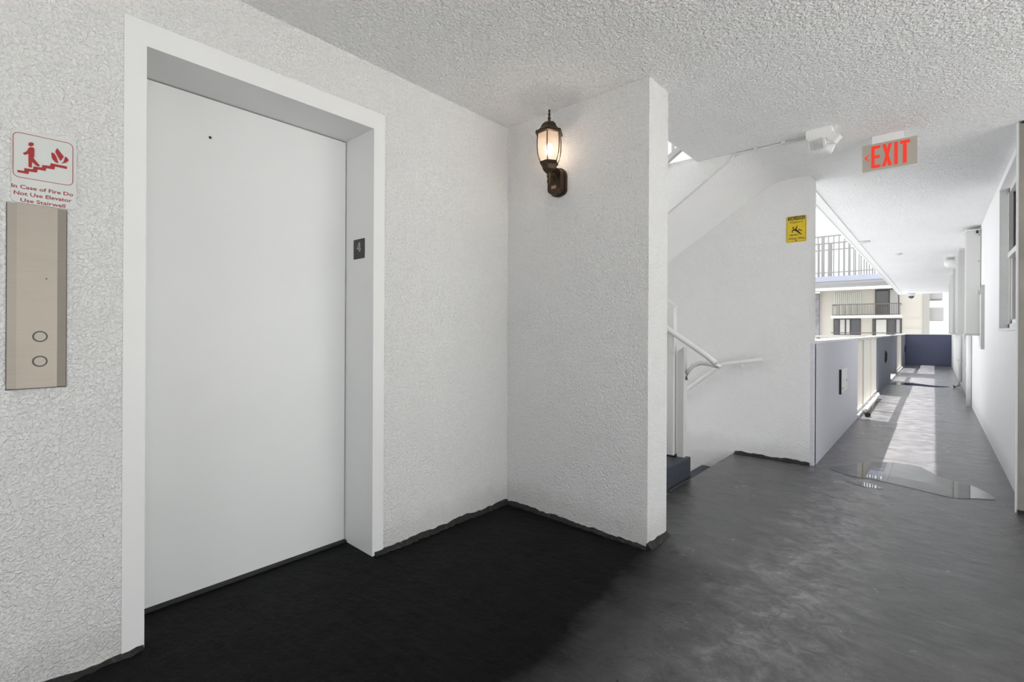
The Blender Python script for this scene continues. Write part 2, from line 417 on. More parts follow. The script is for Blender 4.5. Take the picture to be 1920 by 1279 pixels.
# ------------------------------------------------------------------ walkway parapets and picket railings
def parapet(name, y0, y1, m, cap=True):
    b = B(); b.box(-.93, XP, y0, y1, 0, 1.045); o = struct(b, name, m)
    b = B(); b.box(-.945, XP+.006, y0-.004, y1+.004, 1.045, 1.067); b.make('coping', M['smooth'], o)
    return o
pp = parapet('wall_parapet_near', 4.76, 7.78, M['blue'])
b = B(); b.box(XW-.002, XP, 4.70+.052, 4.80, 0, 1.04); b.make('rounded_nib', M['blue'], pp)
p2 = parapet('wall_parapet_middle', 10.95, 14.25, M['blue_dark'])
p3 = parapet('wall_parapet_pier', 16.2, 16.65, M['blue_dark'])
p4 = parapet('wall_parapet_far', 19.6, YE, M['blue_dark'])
def picket_rail(y0, y1, x, label):
    t = thing('picket_railing', (x, y0, 0), label, 'railing', 'cream picket railings between the blue parapets')
    b = B(); b.box(x-.035, x+.035, y0, y1, 1.03, 1.065, bev=.004); b.make('top_rail', M['cream'], t)
    b = B(); b.box(x-.02, x+.02, y0, y1, .05, .085); b.make('bottom_rail', M['cream'], t)
    n = int((y1-y0)/.11); me = None
    for i in range(n):
        y = y0 + .06 + i*(y1-y0-.1)/(n-1)
        if me is None:
            b = B(); b.box(-.0125, .0125, -.008, .008, .085, 1.03); o = b.make('picket', M['cream']); me = o.data
        else: o = bpy.data.objects.new('picket', me); COL.objects.link(o)
        o.parent = t; o.location = (0, y-y0, 0)
    for y in (y0+.9, y0+2.0) if y1-y0 > 2.5 else (y0+(y1-y0)/2,):
        b = B(); b.box(x-.025, x+.025, y-.025, y+.025, 0, 1.03); b.make('post', M['cream'], t)
    return t
picket_rail(7.79, 10.94, -.80, 'nearest cream picket railing, between the pale blue parapet and the dark one')
picket_rail(14.26, 16.19, -.88, 'middle cream picket railing, seen as a thin pale strip before the pier')
picket_rail(16.66, 19.59, -.80, 'farthest cream picket railing, beside the navy end wall')
b = B(); b.box(-.93, -.745, 7.78, 10.95, 0, .04).box(-.93, -.745, 14.25, 16.2, 0, .04).box(-.93, -.745, 16.65, 19.6, 0, .04)
struct(b, 'trim_4', M['blue'])
# drain pipe lying at the foot of the first railing
t = thing('drain_pipe', (-.70, 8.0, .0), 'pale pipe with a dark open end lying along the foot of the near railing', 'pipe')
b = B(); b.tube([(-.705, 8.02, .062), (-.715, 10.3, .062)], .024, 14); b.make('pipe', M['shut'], t)
b = B(); b.tube([(-.66, 7.93, .035), (-.71, 8.10, .06)], .032, 14); b.make('elbow_end', M['dark'], t)
for y in (8.9, 9.9):
    b = B(); b.box(-.745, -.685, y-.02, y+.02, .0, .09); b.make('pipe_clip', M['shut_dk'], t)
# cover plate on the near parapet
t = thing('junction_cover', (XP, 6.17, .48), 'white rectangular cover plate low on the pale blue parapet', 'cover plate')
b = B(); b.box(XP-.002, XP+.018, 6.16, 6.62, .49, .735, bev=.003); b.make('plate', M['white'], t)
b = B(); b.box(XP, XP+.020, 6.135, 6.160, .475, .74); b.make('shadow_gasket', M['dark'], t)
for y, z in ((6.25, .53), (6.56, .60)):
    b = B(); b.tube([(XP+.016, y, z), (XP+.022, y, z)], .009, 10); b.make('screw', M['steel_dk'], t)
# round hose hanger discs
for y, zc, lab in ((12.6, .63, 'dark round ring plate on the middle slate parapet'), (21.3, .56, 'dark round ring plate on the far slate parapet by the navy wall')):
    t = thing('ring_plate', (XP, y, zc), lab, 'wall plate', 'dark ring plates on the parapets')
    b = B()
    for k in range(28):
        a0, a1 = 2*PI*k/28, 2*PI*(k+1)/28
        b.bar((XP+.012, y+.17*math.cos(a0), zc+.12*math.sin(a0)), (XP+.012, y+.17*math.cos(a1), zc+.12*math.sin(a1)), .02, .022)
    b.make('ring', M['black'], t)
    b = B(); b.box(XP, XP+.012, y-.05, y+.05, zc-.035, zc+.035, bev=.003); b.make('hub', M['blue_dark'], t)

# ------------------------------------------------------------------ stairs
RI, TR = .169, .27
t = thing('stair_flight', (VX, 3.15, 0), 'navy gritty stair flight rising to the left behind the lantern wall', 'stairs')
for i in range(7):
    b = B(); x1 = VX - .005 - TR*i
    b.box(x1-TR-.02, x1, YL2+.002, 3.70, RI*(i-1) if i else .0, RI*(i+1), bev=.006)
    b.make('step', M['step'], t)
b = B(); b.box(-4.6, VX-TR*7-.02, YL2+.002, YW-.002, RI*8-.2, RI*8); b.make('landing', M['terr'], t)
b = B(); b.box(VX-.03, VX-.001, YL2+.004, 3.69, .005, .022); b.make('riser_foot', M['cove'], t)
t = thing('stair_flight', (VX, 4.27, -2.7), 'stair flight going down along the stuccoed wall beyond the floor edge', 'stairs')
for i in range(8):
    b = B(); x1 = VX - .004 - TR*i
    b.box(x1-TR-.02, x1, 3.79, YW-.002, -RI*(i+1)-.18, -RI*(i+1)); b.make('step', M['step'], t)
b = B(); b.box(-4.6, VX-TR*8-.03, YL2+.002, YW-.002, -RI*8-.2, -RI*8); b.make('landing', M['terr'], t)
# flight coming down from the floor above, its soffit and side seen from below
t = thing('stair_flight', (VX, 4.27, 2.7), 'white stair flight descending from the ceiling with smooth sloping underside', 'stairs')
sx = -1.09; k = .655
prof = [(sx, H-.0), (sx, H-.001), (-3.32, H-k*(sx+3.32)-.001)]
top = []
for i in range(8):
    top += [(VX-TR*i, FL2-.175*(i+1)), (VX-TR*(i+1), FL2-.175*(i+1))]
arc = [(-.95-.28*i/18, H-.0005-.655*.28/2*(i/18)**2) for i in range(19)]
poly = arc + [(-3.4, H-k*(3.4+sx)), (-3.57, FL2-.175*8)] + [(x, z) for x, z in reversed(top[:-1])] + [(VX, H-.0004)]
b = B(); b.prism(poly, 'y', 3.79, YW-.001)
o = b.make('flight_body', [M['soffit'], M['stairw']], t)
for f in o.data.polygons:
    if abs(f.normal.y) > .9: f.material_index = 1
def guard(t, x0, z0, x1, z1, y, mt, hh=1.05, n=9, base=.06):
    b = B(); b.bar((x0, y, z0+hh), (x1, y, z1+hh), .045, .045); b.make('top_rail', mt, t)
    b = B(); b.bar((x0, y, z0+base), (x1, y, z1+base), .04, .04); b.make('bottom_rail', mt, t)
    for i in range(n):
        f = (i+.5)/n; x = x0+(x1-x0)*f; z = z0+(z1-z0)*f
        b = B(); b.box(x-.01, x+.01, y-.01, y+.01, z+base, z+hh); b.make('picket', mt, t)
gt = thing('stair_guard', (VX, 3.76, 2.7), 'painted guard railing of the upper flight glimpsed through the stair void', 'railing')
guard(gt, VX+.02, FL2-.05, VX-TR*7, FL2-.05-.175*7, 3.765, M['shut_dk'], n=14)
guard2 = thing('stair_guard', (-3.3, 3.1, 1.35), 'white guard along the landing high behind the lantern wall', 'railing')
b = B(); b.box(-4.6, -4.5, YL2+.01, YW-.01, RI*8, RI*8+.15); b.make('landing_parapet', M['stucco_fine'], guard2)

# newel posts and handrails at the foot of the rising flight
t = thing('stair_handrail', (-1.53, 3.66, .17), 'white metal stair railing with two square newel posts on the navy step', 'railing')
def onbar(u0, u1, y): return ony(u0, 700, y)[0], ony(u1, 700, y)[0]
z1 = RI
b = B(); b.box(-1.575, -1.520, 3.615, 3.675, z1-.002, 1.335, bev=.002); b.make('newel_post', M['white'], t)
b = B(); b.box(-1.500, -1.447, 3.635, 3.70, z1-.002, .985, bev=.002).prism([(-1.500, .985), (-1.447, .985), (-1.447, 1.025)], 'y', 3.635, 3.70); b.make('newel_post', M['shut'], t)
b = B(); b.box(-1.590, -1.505, 3.60, 3.69, z1-.001, z1+.008); b.make('post_foot', M['cove'], t)
b = B(); b.bar((-1.515, 3.645, 1.330), (-3.2, 3.645, 1.330+k*1.685), .05, .03); b.make('top_rail', M['white'], t)
b = B(); b.bar((-1.56, 3.645, .30), (-3.2, 3.645, .30+k*1.64), .03, .03); b.make('bottom_rail', M['white'], t)
for i in range(14):
    x = -1.68 - i*.115; b = B(); b.box(x-.009, x+.009, 3.636, 3.654, .30+k*(-1.56-x), 1.33+k*(-1.515-x)); b.make('picket', M['white'], t)
hr = [(-3.1, 3.565, .885+.70*1.93), (-1.57, 3.565, 1.180), (-1.46, 3.565, 1.105), (-1.25, 3.565, .968), (-1.185, 3.565, .915)]
b = B(); b.tube(hr, .021, 14); b.make('handrail', M['white'], t)
lp = [(-1.185, 3.565, .915), (-1.165, 3.575, .893), (-1.20, 3.60, .895), (-1.26, 3.63, .905), (-1.33, 3.66, .905), (-1.39, 3.67, .88), (-1.43, 3.672, .83), (-1.445, 3.672, .77)]
b = B(); b.tube(lp, .017, 12); b.make('rail_return', M['white'], t)
b = B(); b.bar((-1.53, 3.575, 1.02), (-1.53, 3.575, 1.15), .03, .006).box(-1.555, -1.515, 3.606, 3.616, .98, 1.12); b.make('rail_bracket', M['white'], t)
# wall handrail
t = thing('wall_handrail', (-1.15, YW, .85), 'white tubular handrail bracketed to the stuccoed stair wall', 'handrail')
yy = YW-.075
a = ony(1430, 674, yy); c = ony(1360, 682, yy); e_ = ony(1292, 731, yy)
sl = (c[2]-e_[2])/(c[0]-e_[0])
b = B(); b.tube([a, (a[0]-.2, yy, c[2]+(a[2]-c[2])*.4), c, (c[0]-.05, yy, c[2]-.022), (c[0]-1.9, yy, c[2]-.022-sl*1.85)], .020, 14); b.make('rail', M['white'], t)
q = ony(1397, 691, YW)
b = B(); b.box(q[0]-.035, q[0]+.04, YW-.006, YW+.002, q[2]-.03, q[2]+.035, bev=.003).tube([(q[0], YW-.003, q[2]), (q[0]-.01, YW-.05, q[2]+.015), (q[0]-.01, yy, q[2]+.05)], .009, 10); b.make('bracket', M['white'], t)

# ------------------------------------------------------------------ wall lantern
LX, LY = -1.690, 2.226
t = thing('wall_lantern', (LX, YL, 2.0), 'lit dark bronze coach lantern on the white wall between lift and stairs', 'lamp')
ph = math.radians(-2)
b = B(); b.lathe([(.004, 2.440), (.007, 2.432), (.004, 2.424), (.008, 2.412), (.005, 2.400), (.010, 2.388), (.006, 2.378), (.012, 2.368)], 14, (LX, LY, 0)); b.make('finial', M['bronze'], t)
b = B(); b.lathe([(.012, 2.368), (.030, 2.364), (.044, 2.350), (.054, 2.330), (.066, 2.316), (.084, 2.308), (.086, 2.294), (.072, 2.290), (.060, 2.298)], 6, (LX, LY, 0), ph, smooth=False); b.make('hood', M['bronze'], t)
gp = [(.070, 2.292), (.073, 2.255), (.073, 2.215), (.069, 2.175), (.060, 2.145), (.051, 2.126)]
for kk in range(6):
    a0, a1 = 2*PI*kk/6+ph, 2*PI*(kk+1)/6+ph; bm = bmesh.new(); rows = []
    for r, z in gp: rows.append([bm.verts.new((LX+r*.985*math.cos(a), LY+r*.985*math.sin(a), z)) for a in (a0, a1)])
    for A, C in zip(rows, rows[1:]): bm.faces.new((A[0], A[1], C[1], C[0]))
    bmesh.ops.solidify(bm, geom=bm.faces[:], thickness=.0015)
    o = B(); o.bm.free(); o.bm = bm; o.make('glass_pane', M['lglass'], t)
    b = B(); b.tube([(LX+r*1.01*math.cos(a0), LY+r*1.01*math.sin(a0), z) for r, z in gp], .0032, 6); b.make('rib', M['bronze'], t)
b = B(); b.lathe([(.056, 2.132), (.058, 2.122), (.048, 2.112), (.042, 2.100), (.040, 2.088), (.028, 2.076), (.020, 2.070)], 6, (LX, LY, 0), ph, smooth=False); b.make('cup', M['bronze'], t)
b = B(); b.lathe([(.020, 2.072), (.012, 2.062), (.014, 2.046), (.009, 2.036), (.013, 2.020), (.010, 2.010), (.004, 2.000), (.002, 1.994)], 14, (LX, LY, 0)); b.make('drop_finial', M['bronze'], t)
b = B(); b.tube([(LX, LY, 2.050), (LX-.002, LY+.02, 2.062), (LX-.005, LY+.045, 2.070), (LX-.008, LY+.07, 2.062), (LX-.01, LY+.085, 2.04)], [.008, .010, .014, .018, .02], 12); b.make('arm', M['bronze'], t)
bx = -1.702
pts = []
for i in range(13): a = PI*i/12; pts.append((bx+.055*math.cos(a), 2.075+.052*math.sin(a)))
for i in range(13): a = PI+PI*i/12; pts.append((bx+.055*math.cos(a), 1.990+.035*math.sin(a)))
b = B(); b.prism(pts, 'y', YL-.020, YL+.001); b.prism([(bx+(x-bx)*.88, 2.03+(z-2.03)*.92) for x, z in pts], 'y', YL-.060, YL-.018); b.make('back_plate', M['bronze'], t)
b = B(); b.box(bx-.018, bx+.016, YL-.0625, YL-.058, 1.995, 2.013); b.make('sensor_window', plain('amber_sensor_lens', (.45, .25, .15), .3), t)
b = B(); b.lathe([(.003, 2.168), (.012, 2.172), (.020, 2.188), (.024, 2.205), (.020, 2.224), (.010, 2.238), (.002, 2.242)], 16, (LX, LY, 0)); b.make('bulb', M['bulb'], t)
b = B(); b.lathe([(.013, 2.128), (.013, 2.17)], 12, (LX, LY, 0)); b.make('socket', M['shut'], t)
ld = bpy.data.lights.new('lantern_light', 'POINT'); ld.energy = 17.0; ld.color = (1, .94, .87); ld.shadow_soft_size = .026
lo = bpy.data.objects.new('lantern_light', ld); COL.objects.link(lo); lo.location = (LX, LY, 2.205); lo.parent = t; lo.matrix_parent_inverse = Matrix.Translation(-Vector(t.location))

# ------------------------------------------------------------------ text helper
def text_mesh(name, txt, mat, parent, origin, xdir, zdir, width, height=None, depth=.0012, bold=0):
    cu = bpy.data.curves.new(name, 'FONT'); cu.body = txt; cu.size = 1; cu.extrude = .0; cu.offset = bold; cu.resolution_u = 3
    tmp = bpy.data.objects.new('tmp', cu); COL.objects.link(tmp); dg = bpy.context.evaluated_depsgraph_get(); dg.update()
    me = bpy.data.meshes.new_from_object(tmp.evaluated_get(dg)); bpy.data.objects.remove(tmp)
    xs = [v.co.x for v in me.vertices]; ys = [v.co.y for v in me.vertices]
    w = max(xs)-min(xs); sx = width/w; sy = sx if height is None else height/(max(ys)-min(0, min(ys)))
    bm = bmesh.new(); bm.from_mesh(me); bpy.data.meshes.remove(me)
    X = Vector(xdir); Z = Vector(zdir); Nn = X.cross(Z); x0 = min(xs)
    r = bmesh.ops.extrude_face_region(bm, geom=bm.faces[:]); ext = {v for v in r['geom'] if isinstance(v, bmesh.types.BMVert)}
    for v in bm.verts: c = v.co.copy(); v.co = Vector(origin) + X*(c.x-x0)*sx + Z*c.y*sy + Nn*(depth if v in ext else 0)
    o = B(); o.bm.free(); o.bm = bm; return o.make(name, mat, parent)
def rrect(y0, y1, z0, z1, r, n=6):
    out = []
    for cy, cz, a in ((y1-r, z1-r, 0), (y0+r, z1-r, 90), (y0+r, z0+r, 180), (y1-r, z0+r, 270)):
        for i in range(n+1): t_ = math.radians(a+90*i/n); out.append((cy+r*math.cos(t_), cz+r*math.sin(t_)))
    return out
def ringprism(outer, inner, axis, a, b):
    o = B(); bm = o.bm; mk = (lambda p, t: (t, p[0], p[1])) if axis == 'x' else (lambda p, t: (p[0], t, p[1]))
    L = [[bm.verts.new(mk(p, t)) for p in P] for P, t in ((outer, a), (inner, a), (outer, b), (inner, b))]
    n = len(outer)
    for i in range(n):
        j = (i+1) % n
        for A, C in ((0, 1), (2, 3), (0, 2), (1, 3)): bm.faces.new((L[A][i], L[A][j], L[C][j], L[C][i]))
    return o

# ------------------------------------------------------------------ fire sign
t = thing('fire_sign', (XA, .146, 1.54), 'clear acrylic sign with red stair and fire pictogram above the steel call panel', 'sign')
b = B(); b.prism(rrect(.072, .220, 1.537, 1.766, .014), 'x', XA-.002, XA+.006); b.make('acrylic_plate', M['acryl'], t)
cx6 = lambda x, y: onx(x/7.521+10, y/7.521+230, XA+.006)[1:]
yl = cx6(103, 400)[0]; yr = cx6(957, 600)[0]; zt = cx6(180, 130)[1]; zb = cx6(180, 768)[1]
ringprism(rrect(yl, yr, zb, zt, .015), rrect(yl+.0016, yr-.0016, zb+.0016, zt-.0016, .0135), 'x', XA+.005, XA+.007).make('border_line', M['red'], t)
polys = {'stair_line': [(170,668),(265,682),(268,640),(388,660),(398,618),(515,635),(522,598),(630,612),(640,572),(870,620),(868,655),(700,620),(692,663),(578,642),(568,682),(455,662),(446,706),(335,688),(326,727),(170,697)],
 'walking_figure': [(330,355),(350,347),(385,347),(400,355),(412,385),(408,480),(395,500),(485,605),(478,620),(440,612),(378,555),(372,637),(327,625),(325,440),(285,455),(255,445),(248,430),(300,405)],
 'flame': [(648,420),(690,435),(720,480),(750,577),(700,555),(660,510),(650,470)]}
for nme, P in polys.items():
    b = B(); b.prism([cx6(*p) for p in P], 'x', XA+.005, XA+.0075)
    if nme == 'flame':
        b.prism([cx6(*p) for p in [(732,360),(770,410),(825,480),(800,520),(775,540),(740,480),(705,415),(712,390)]], 'x', XA+.005, XA+.0075)
        b.prism([cx6(*p) for p in [(845,478),(885,510),(890,540),(860,565),(790,578),(820,550),(835,510)]], 'x', XA+.005, XA+.0075)
    if nme == 'walking_figure':
        b.prism([cx6(363+40*math.cos(2*PI*i/16), 306+28*math.sin(2*PI*i/16)) for i in range(16)], 'x', XA+.005, XA+.0075)
    b.make(nme, M['red'], t)
for txt, xa, xb, yb, hh in (('In Case of Fire Do', 85, 955, 905, 50), ('Not Use Elevator', 118, 935, 1005, 50), ('Use Stairwell', 212, 845, 1112, 50)):
    q = cx6(xa, yb); q1 = cx6(xb, yb)
    text_mesh('sign_text', txt, M['red'], t, (XA+.0055, q[0], q[1]), (0, 1, 0), (0, 0, 1), q1[0]-q[0], .0118, bold=.012)
# ------------------------------------------------------------------ call panel
t = thing('call_panel', (XA, .131, .96), 'brushed steel elevator call panel with two round buttons', 'call panel')
b = B(); y0, y1 = .064, .197
b.prism([(XA-.002, y0), (XA+.004, y0), (XA+.016, y0+.020), (XA+.016, y1-.022), (XA+.004, y1), (XA-.002, y1)], 'z', .961, 1.533); b.make('faceplate', M['steel'], t)
b = B(); b.box(XA-.001, XA+.003, y0-.002, y1+.002, .957, 1.534); b.make('back_gasket', M['steel_dk'], t)
for z in (1.122, 1.044):
    o = B(); o.tube([(XA+.015, .136, z), (XA+.0185, .136, z)], .0175, 28); bt = o.make('button', M['black'], t)
    o = B(); o.tube([(XA+.016, .136, z), (XA+.0205, .136, z)], .0135, 28); bb = o.make('button_cap', M['steel'], bt)
b = B(); b.tube([(XA+.0155, .150, 1.305), (XA+.017, .150, 1.305)], .002, 10); b.make('set_screw', M['dark'], t)
# ------------------------------------------------------------------ floor number plate in the reveal
t = thing('floor_number_plate', (-2.255, YD2, 1.57), 'small black plate with a raised 4 on the lift reveal', 'number plate')
b = B(); b.box(-2.306, -2.204, YD2-.006, YD2-.001, 1.519, 1.621); b.make('plate', M['black'], t)
def cx5(x, y): q = ony(630+x/18.27, 430+y/18.27, YD2-.006); return (q[0], q[2])
b = B()
for P in ([(795,440),(820,440),(745,640),(850,640),(850,690),(720,690),(720,665)], [(800,440),(825,440),(830,765),(785,765)]):
    b.prism([cx5(*p) for p in P], 'y', YD2-.0075, YD2-.005)
b.make('numeral', M['sign_grey'], t)

# ------------------------------------------------------------------ exit sign
EY = 4.10
t = thing('exit_sign', (-.23, EY, H), 'lit red EXIT sign with left arrow hanging below the ceiling', 'sign')
ex0, ex1, ez0, ez1 = -.379, -.084, 2.249, 2.437
b = B(); b.box(ex0, ex1, EY-.012, EY+.03, ez0, ez1, bev=.003); b.make('housing', M['white'], t)
b = B(); b.box(ex0+.001, ex1-.001, EY-.016, EY-.011, ez0+.003, ez1-.002); b.make('faceplate', M['exitf'], t)
b = B(); b.box(-.325, -.155, EY-.02, EY+.04, ez1-.002, H, bev=.003); b.make('canopy', M['white'], t)
w = ex1-ex0; hgt = ez1-ez0
def lx(f): return ex0+w*f
def lz(f): return ez0+hgt*f
zb, zt = lz(.11), lz(.91); yA, yB = EY-.0185, EY-.015
b = B(); b.box(lx(.175), lx(.235), yA, yB, zb, zt)
for zc in (lz(.165), lz(.51), lz(.855)): b.box(lx(.235), lx(.34 if zc != lz(.51) else .33), yA, yB, zc-hgt*.055, zc+hgt*.055)
b.make('letter_e', M['exitr'], t)
b = B(); b.prism([(lx(.375), zb), (lx(.435), zb), (lx(.55), zt), (lx(.49), zt)], 'y', yA, yB); b.prism([(lx(.375), zt), (lx(.435), zt), (lx(.55), zb), (lx(.49), zb)], 'y', yA+.0002, yB-.0002)
b.make('letter_x', M['exitr'], t)
b = B(); b.box(lx(.59), lx(.655), yA, yB, zb, zt); b.make('letter_i', M['exitr'], t)
b = B(); b.box(lx(.745), lx(.81), yA, yB, zb, zt-.02).box(lx(.695), lx(.865), yA, yB, zt-.021, zt); b.make('letter_t', M['exitr'], t)
b = B(); b.prism([(lx(.04), lz(.52)), (lx(.125), lz(.65)), (lx(.14), lz(.65)), (lx(.085), lz(.52)), (lx(.14), lz(.39)), (lx(.125), lz(.39))], 'y', yA, yB); b.make('arrow', M['exitr'], t)

# ------------------------------------------------------------------ emergency light and conduit
t = thing('emergency_light', (-.57, 3.74, H), 'white twin-head emergency light on the ceiling beside the exit sign', 'lamp')
b = B()
q0 = ony(1514, 262, 3.74); q1 = ony(1552, 262, 3.74)
xa, xb = q0[0], q1[0]
b.prism([(xa, H), (xb+.03, H), (xb+.03, H-.045), (xb-.015, H-.075), (xa+.02, H-.075), (xa, H-.05)], 'y', 3.68, 3.80); b.make('body', M['white'], t)
def head(cx, cy, cz, d, r, lensmat, depth=.055):
    """one lamp head: rounded-square housing tapering to the back, lens in front"""
    d = Vector(d).normalized(); up = Vector((0, 0, 1)); a = d.cross(up).normalized(); u = a.cross(d)
    c = Vector((cx, cy, cz)); bm = bmesh.new(); rings = []
    for dd, rr in ((-depth, .45*r), (-depth*.75, .75*r), (-depth*.2, .98*r), (0, r)):
        ring = []
        for i in range(24):
            an = 2*PI*i/24; ca, sa = math.cos(an), math.sin(an); f = (abs(ca)**4+abs(sa)**4)**-.25
            ring.append(bm.verts.new(c + d*dd + a*rr*ca*f*1.12 + u*rr*sa*f*.82))
        rings.append(ring)
    for A, C in zip(rings, rings[1:]):
        for i in range(24): f = bm.faces.new((A[i], A[(i+1) % 24], C[(i+1) % 24], C[i])); f.smooth = True
    bm.faces.new(rings[0][::-1]); bm.faces.new(rings[-1])
    o = B(); o.bm.free(); o.bm = bm; hd = o.make('lamp_head', M['white'], t)
    b = B(); nn = 7
    for i in range(nn):
        x = (i-(nn-1)/2)*r*.26
        b.bar(c + d*.003 + a*x - u*r*.62, c + d*.003 + a*x + u*r*.62, r*.05, .004)
    b.make('lens', lensmat, hd)
    return hd
q = ony(1531, 271, 3.66); head(q[0], q[1], q[2], (-.35, -.92, -.18), .047, M['shut_dk'])
q = ony(1557, 283, 3.68); head(q[0], q[1], q[2], (.75, .5, -.35), .042, M['shut_dk'])
q = ony(1560, 256, 3.72); b = B(); b.bar((q[0]-.03, q[1], q[2]+.03), (q[0]+.035, q[1]-.01, q[2]-.03), .06, .05); b.make('swivel_arm', M['white'], t)
t = thing('conduit', (-1.0, 3.78, H), 'thin white conduit running from the emergency light to the sloping stair', 'conduit')
b = B(); b.tube([(xa+.01, 3.79, H-.012), (-.90, 3.79, H-.010), (-1.085, 3.785, H-.011), (-1.13, 3.782, H-.018)], .007, 8); b.make('ceiling_run', M['shut'], t)
b = B(); b.tube([(-1.13, 3.782, H-.018), (-1.16, 3.782, H-.054), (-2.2, 3.782, H-.054-.655*1.04)], .008, 8); b.make('sloping_run', M['shut'], t)
for x in (-.80, -.98):
    b = B(); b.box(x-.012, x+.012, 3.77, 3.81, H-.014, H); b.make('strap', M['shut'], t)

# ------------------------------------------------------------------ caution sign
t = thing('caution_sign', (-.90, YW, 1.93), 'yellow caution sign with falling figure on the white stair wall', 'sign')
sx0, sx1, sz0, sz1 = -.978, -.826, 1.927, 2.155
b = B(); b.prism(rrect(sx0, sx1, sz0, sz1, .012), 'y', YW-.006, YW+.001); b.make('plate', M['yellow'], t)
ringprism(rrect(sx0+.004, sx1-.004, sz0+.004, sz1-.004, .009), rrect(sx0+.0055, sx1-.0055, sz0+.0055, sz1-.0055, .008), 'y', YW-.0068, YW-.005).make('border_line', M['ink'], t)
w = sx1-sx0; hgt = sz1-sz0
def cs(x, y):                        # measured on the enlarged sign, 250..820 by 255..1040
    f = (x-250)/570; top = 275-(f*60); return (sx0+w*f, sz1-hgt*(y-top)/785)
b = B(); b.prism(rrect(sx0+w*.08, sx1-w*.08, sz1-hgt*.155, sz1-hgt*.035, .006), 'y', YW-.0075, YW-.005); b.make('header_band', M['ink'], t)
text_mesh('header_text', 'CAUTION', M['yellow'], t, (sx0+w*.13, YW-.0072, sz1-hgt*.135), (1, 0, 0), (0, 0, 1), w*.74, hgt*.085, bold=.02)
text_mesh('sign_text', 'Slippery', M['ink'], t, (sx0+w*.17, YW-.0055, sz1-hgt*.265), (1, 0, 0), (0, 0, 1), w*.66, hgt*.10)
text_mesh('sign_text', 'When Wet', M['ink'], t, (sx0+w*.10, YW-.0055, sz0+hgt*.10), (1, 0, 0), (0, 0, 1), w*.82, hgt*.085, bold=.01)
b = B()
for P in ([(350,820),(600,800),(600,815),(350,845)], [(445,650),(500,640),(555,545),(578,535),(540,640),(585,690),(600,655),(625,640),(710,690),(690,705),(620,670),(600,700),(665,770),(705,785),(690,802),(640,790),(500,690),(430,700),(435,755),(418,760),(405,700)]):
    b.prism([cs(*p) for p in P], 'y', YW-.0075, YW-.005)
b.prism([cs(448+24*math.cos(2*PI*i/14), 605+26*math.sin(2*PI*i/14)) for i in range(14)], 'y', YW-.0075, YW-.005)
b.make('falling_figure', M['ink'], t)
for zc in (sz1-.006, sz0+.012):
    b = B(); b.tube([((sx0+sx1)/2, YW-.009, zc), ((sx0+sx1)/2, YW-.004, zc)], .005, 12); b.make('screw', M['ink'], t)

# ------------------------------------------------------------------ corridor ceiling fittings
for (x, y, r, lab) in ((-.785, 8.76, .075, 'larger flat disc fitting near the open edge of the walkway ceiling'), (-.461, 10.5, .05, 'smaller flat disc fitting farther down the walkway ceiling')):
    t = thing('ceiling_disc', (x, y, H), lab, 'ceiling fitting', 'flat discs on the walkway ceiling')
    b = B(); b.lathe([(r, H-.02), (r, H+.001)], 28, (x, y, 0)); b.make('disc', M['shut'], t)
    b = B(); b.lathe([(r*.35, H-.026), (r*.5, H-.018)], 20, (x, y, 0)); b.make('centre_cap', M['shut_dk'], t)
t = thing('globe_light', (.212, 11.6, H), 'white opal globe light on the walkway ceiling by the shutters', 'lamp')
b = B(); b.lathe([(.06, H-.03), (.06, H+.001)], 24, (.212, 11.6, 0)); b.make('base', M['shut_dk'], t)
b = B(); b.lathe([(.088*math.sin(a_), H-.105-.08*math.cos(a_)) for a_ in [PI*i/14 for i in range(1, 13)]], 24, (.212, 11.6, 0)); b.make('globe', M['white'], t)
t = thing('security_camera', (-.62, 21.6, H), 'small grey dome camera at the far end of the walkway ceiling', 'camera')
b = B(); b.lathe([(.10, H-.10), (.11, H+.001)], 20, (-.60, 21.6, 0)); b.make('base', M['shut'], t)
b = B(); b.lathe([(.01, H-.19), (.05, H-.175), (.08, H-.14), (.085, H-.10)], 20, (-.60, 21.6, 0)); b.make('dome', M['glassdark'], t)

# ------------------------------------------------------------------ window beside the post
w_ = thing('window_1', (.52, 5.4, 1.18), 'white single-hung window recessed in the right wall', 'window', kind='structure')
X0 = .495
b = B(); b.box(X0, X0+.05, 6.05, 6.11, 1.18, 2.425).box(X0, X0+.05, 4.72, 4.78, 1.18, 2.425).box(X0, X0+.05, 4.72, 6.11, 1.18, 1.225).box(X0, X0+.05, 4.72, 6.11, 2.38, 2.425); b.make('window_frame', M['shut'], w_)
b = B(); b.box(X0-.012, X0+.03, 4.78, 6.05, 1.80, 1.845).box(X0-.008, X0+.02, 6.02, 6.05, 1.845, 2.38); b.make('meeting_rail', M['shut'], w_)
b = B(); b.box(X0+.012, X0+.03, 6.00, 6.05, 1.225, 1.80).box(X0+.012, X0+.03, 4.78, 6.05, 1.225, 1.26); b.make('lower_sash', M['white'], w_)
b = B(); b.box(X0+.030, X0+.036, 4.78, 6.05, 1.225, 2.38); b.make('window_pane', M['glassdark'], w_)
b = B(); b.box(X0+.06, X0+.07, 4.78, 6.05, 1.225, 2.38); b.make('drawn_blind', M['curtain'], w_)
b = B(); b.box(XR-.006, X0, 4.72, 6.11, 1.165, 1.182); b.make('window_sill', M['smooth'], w_)

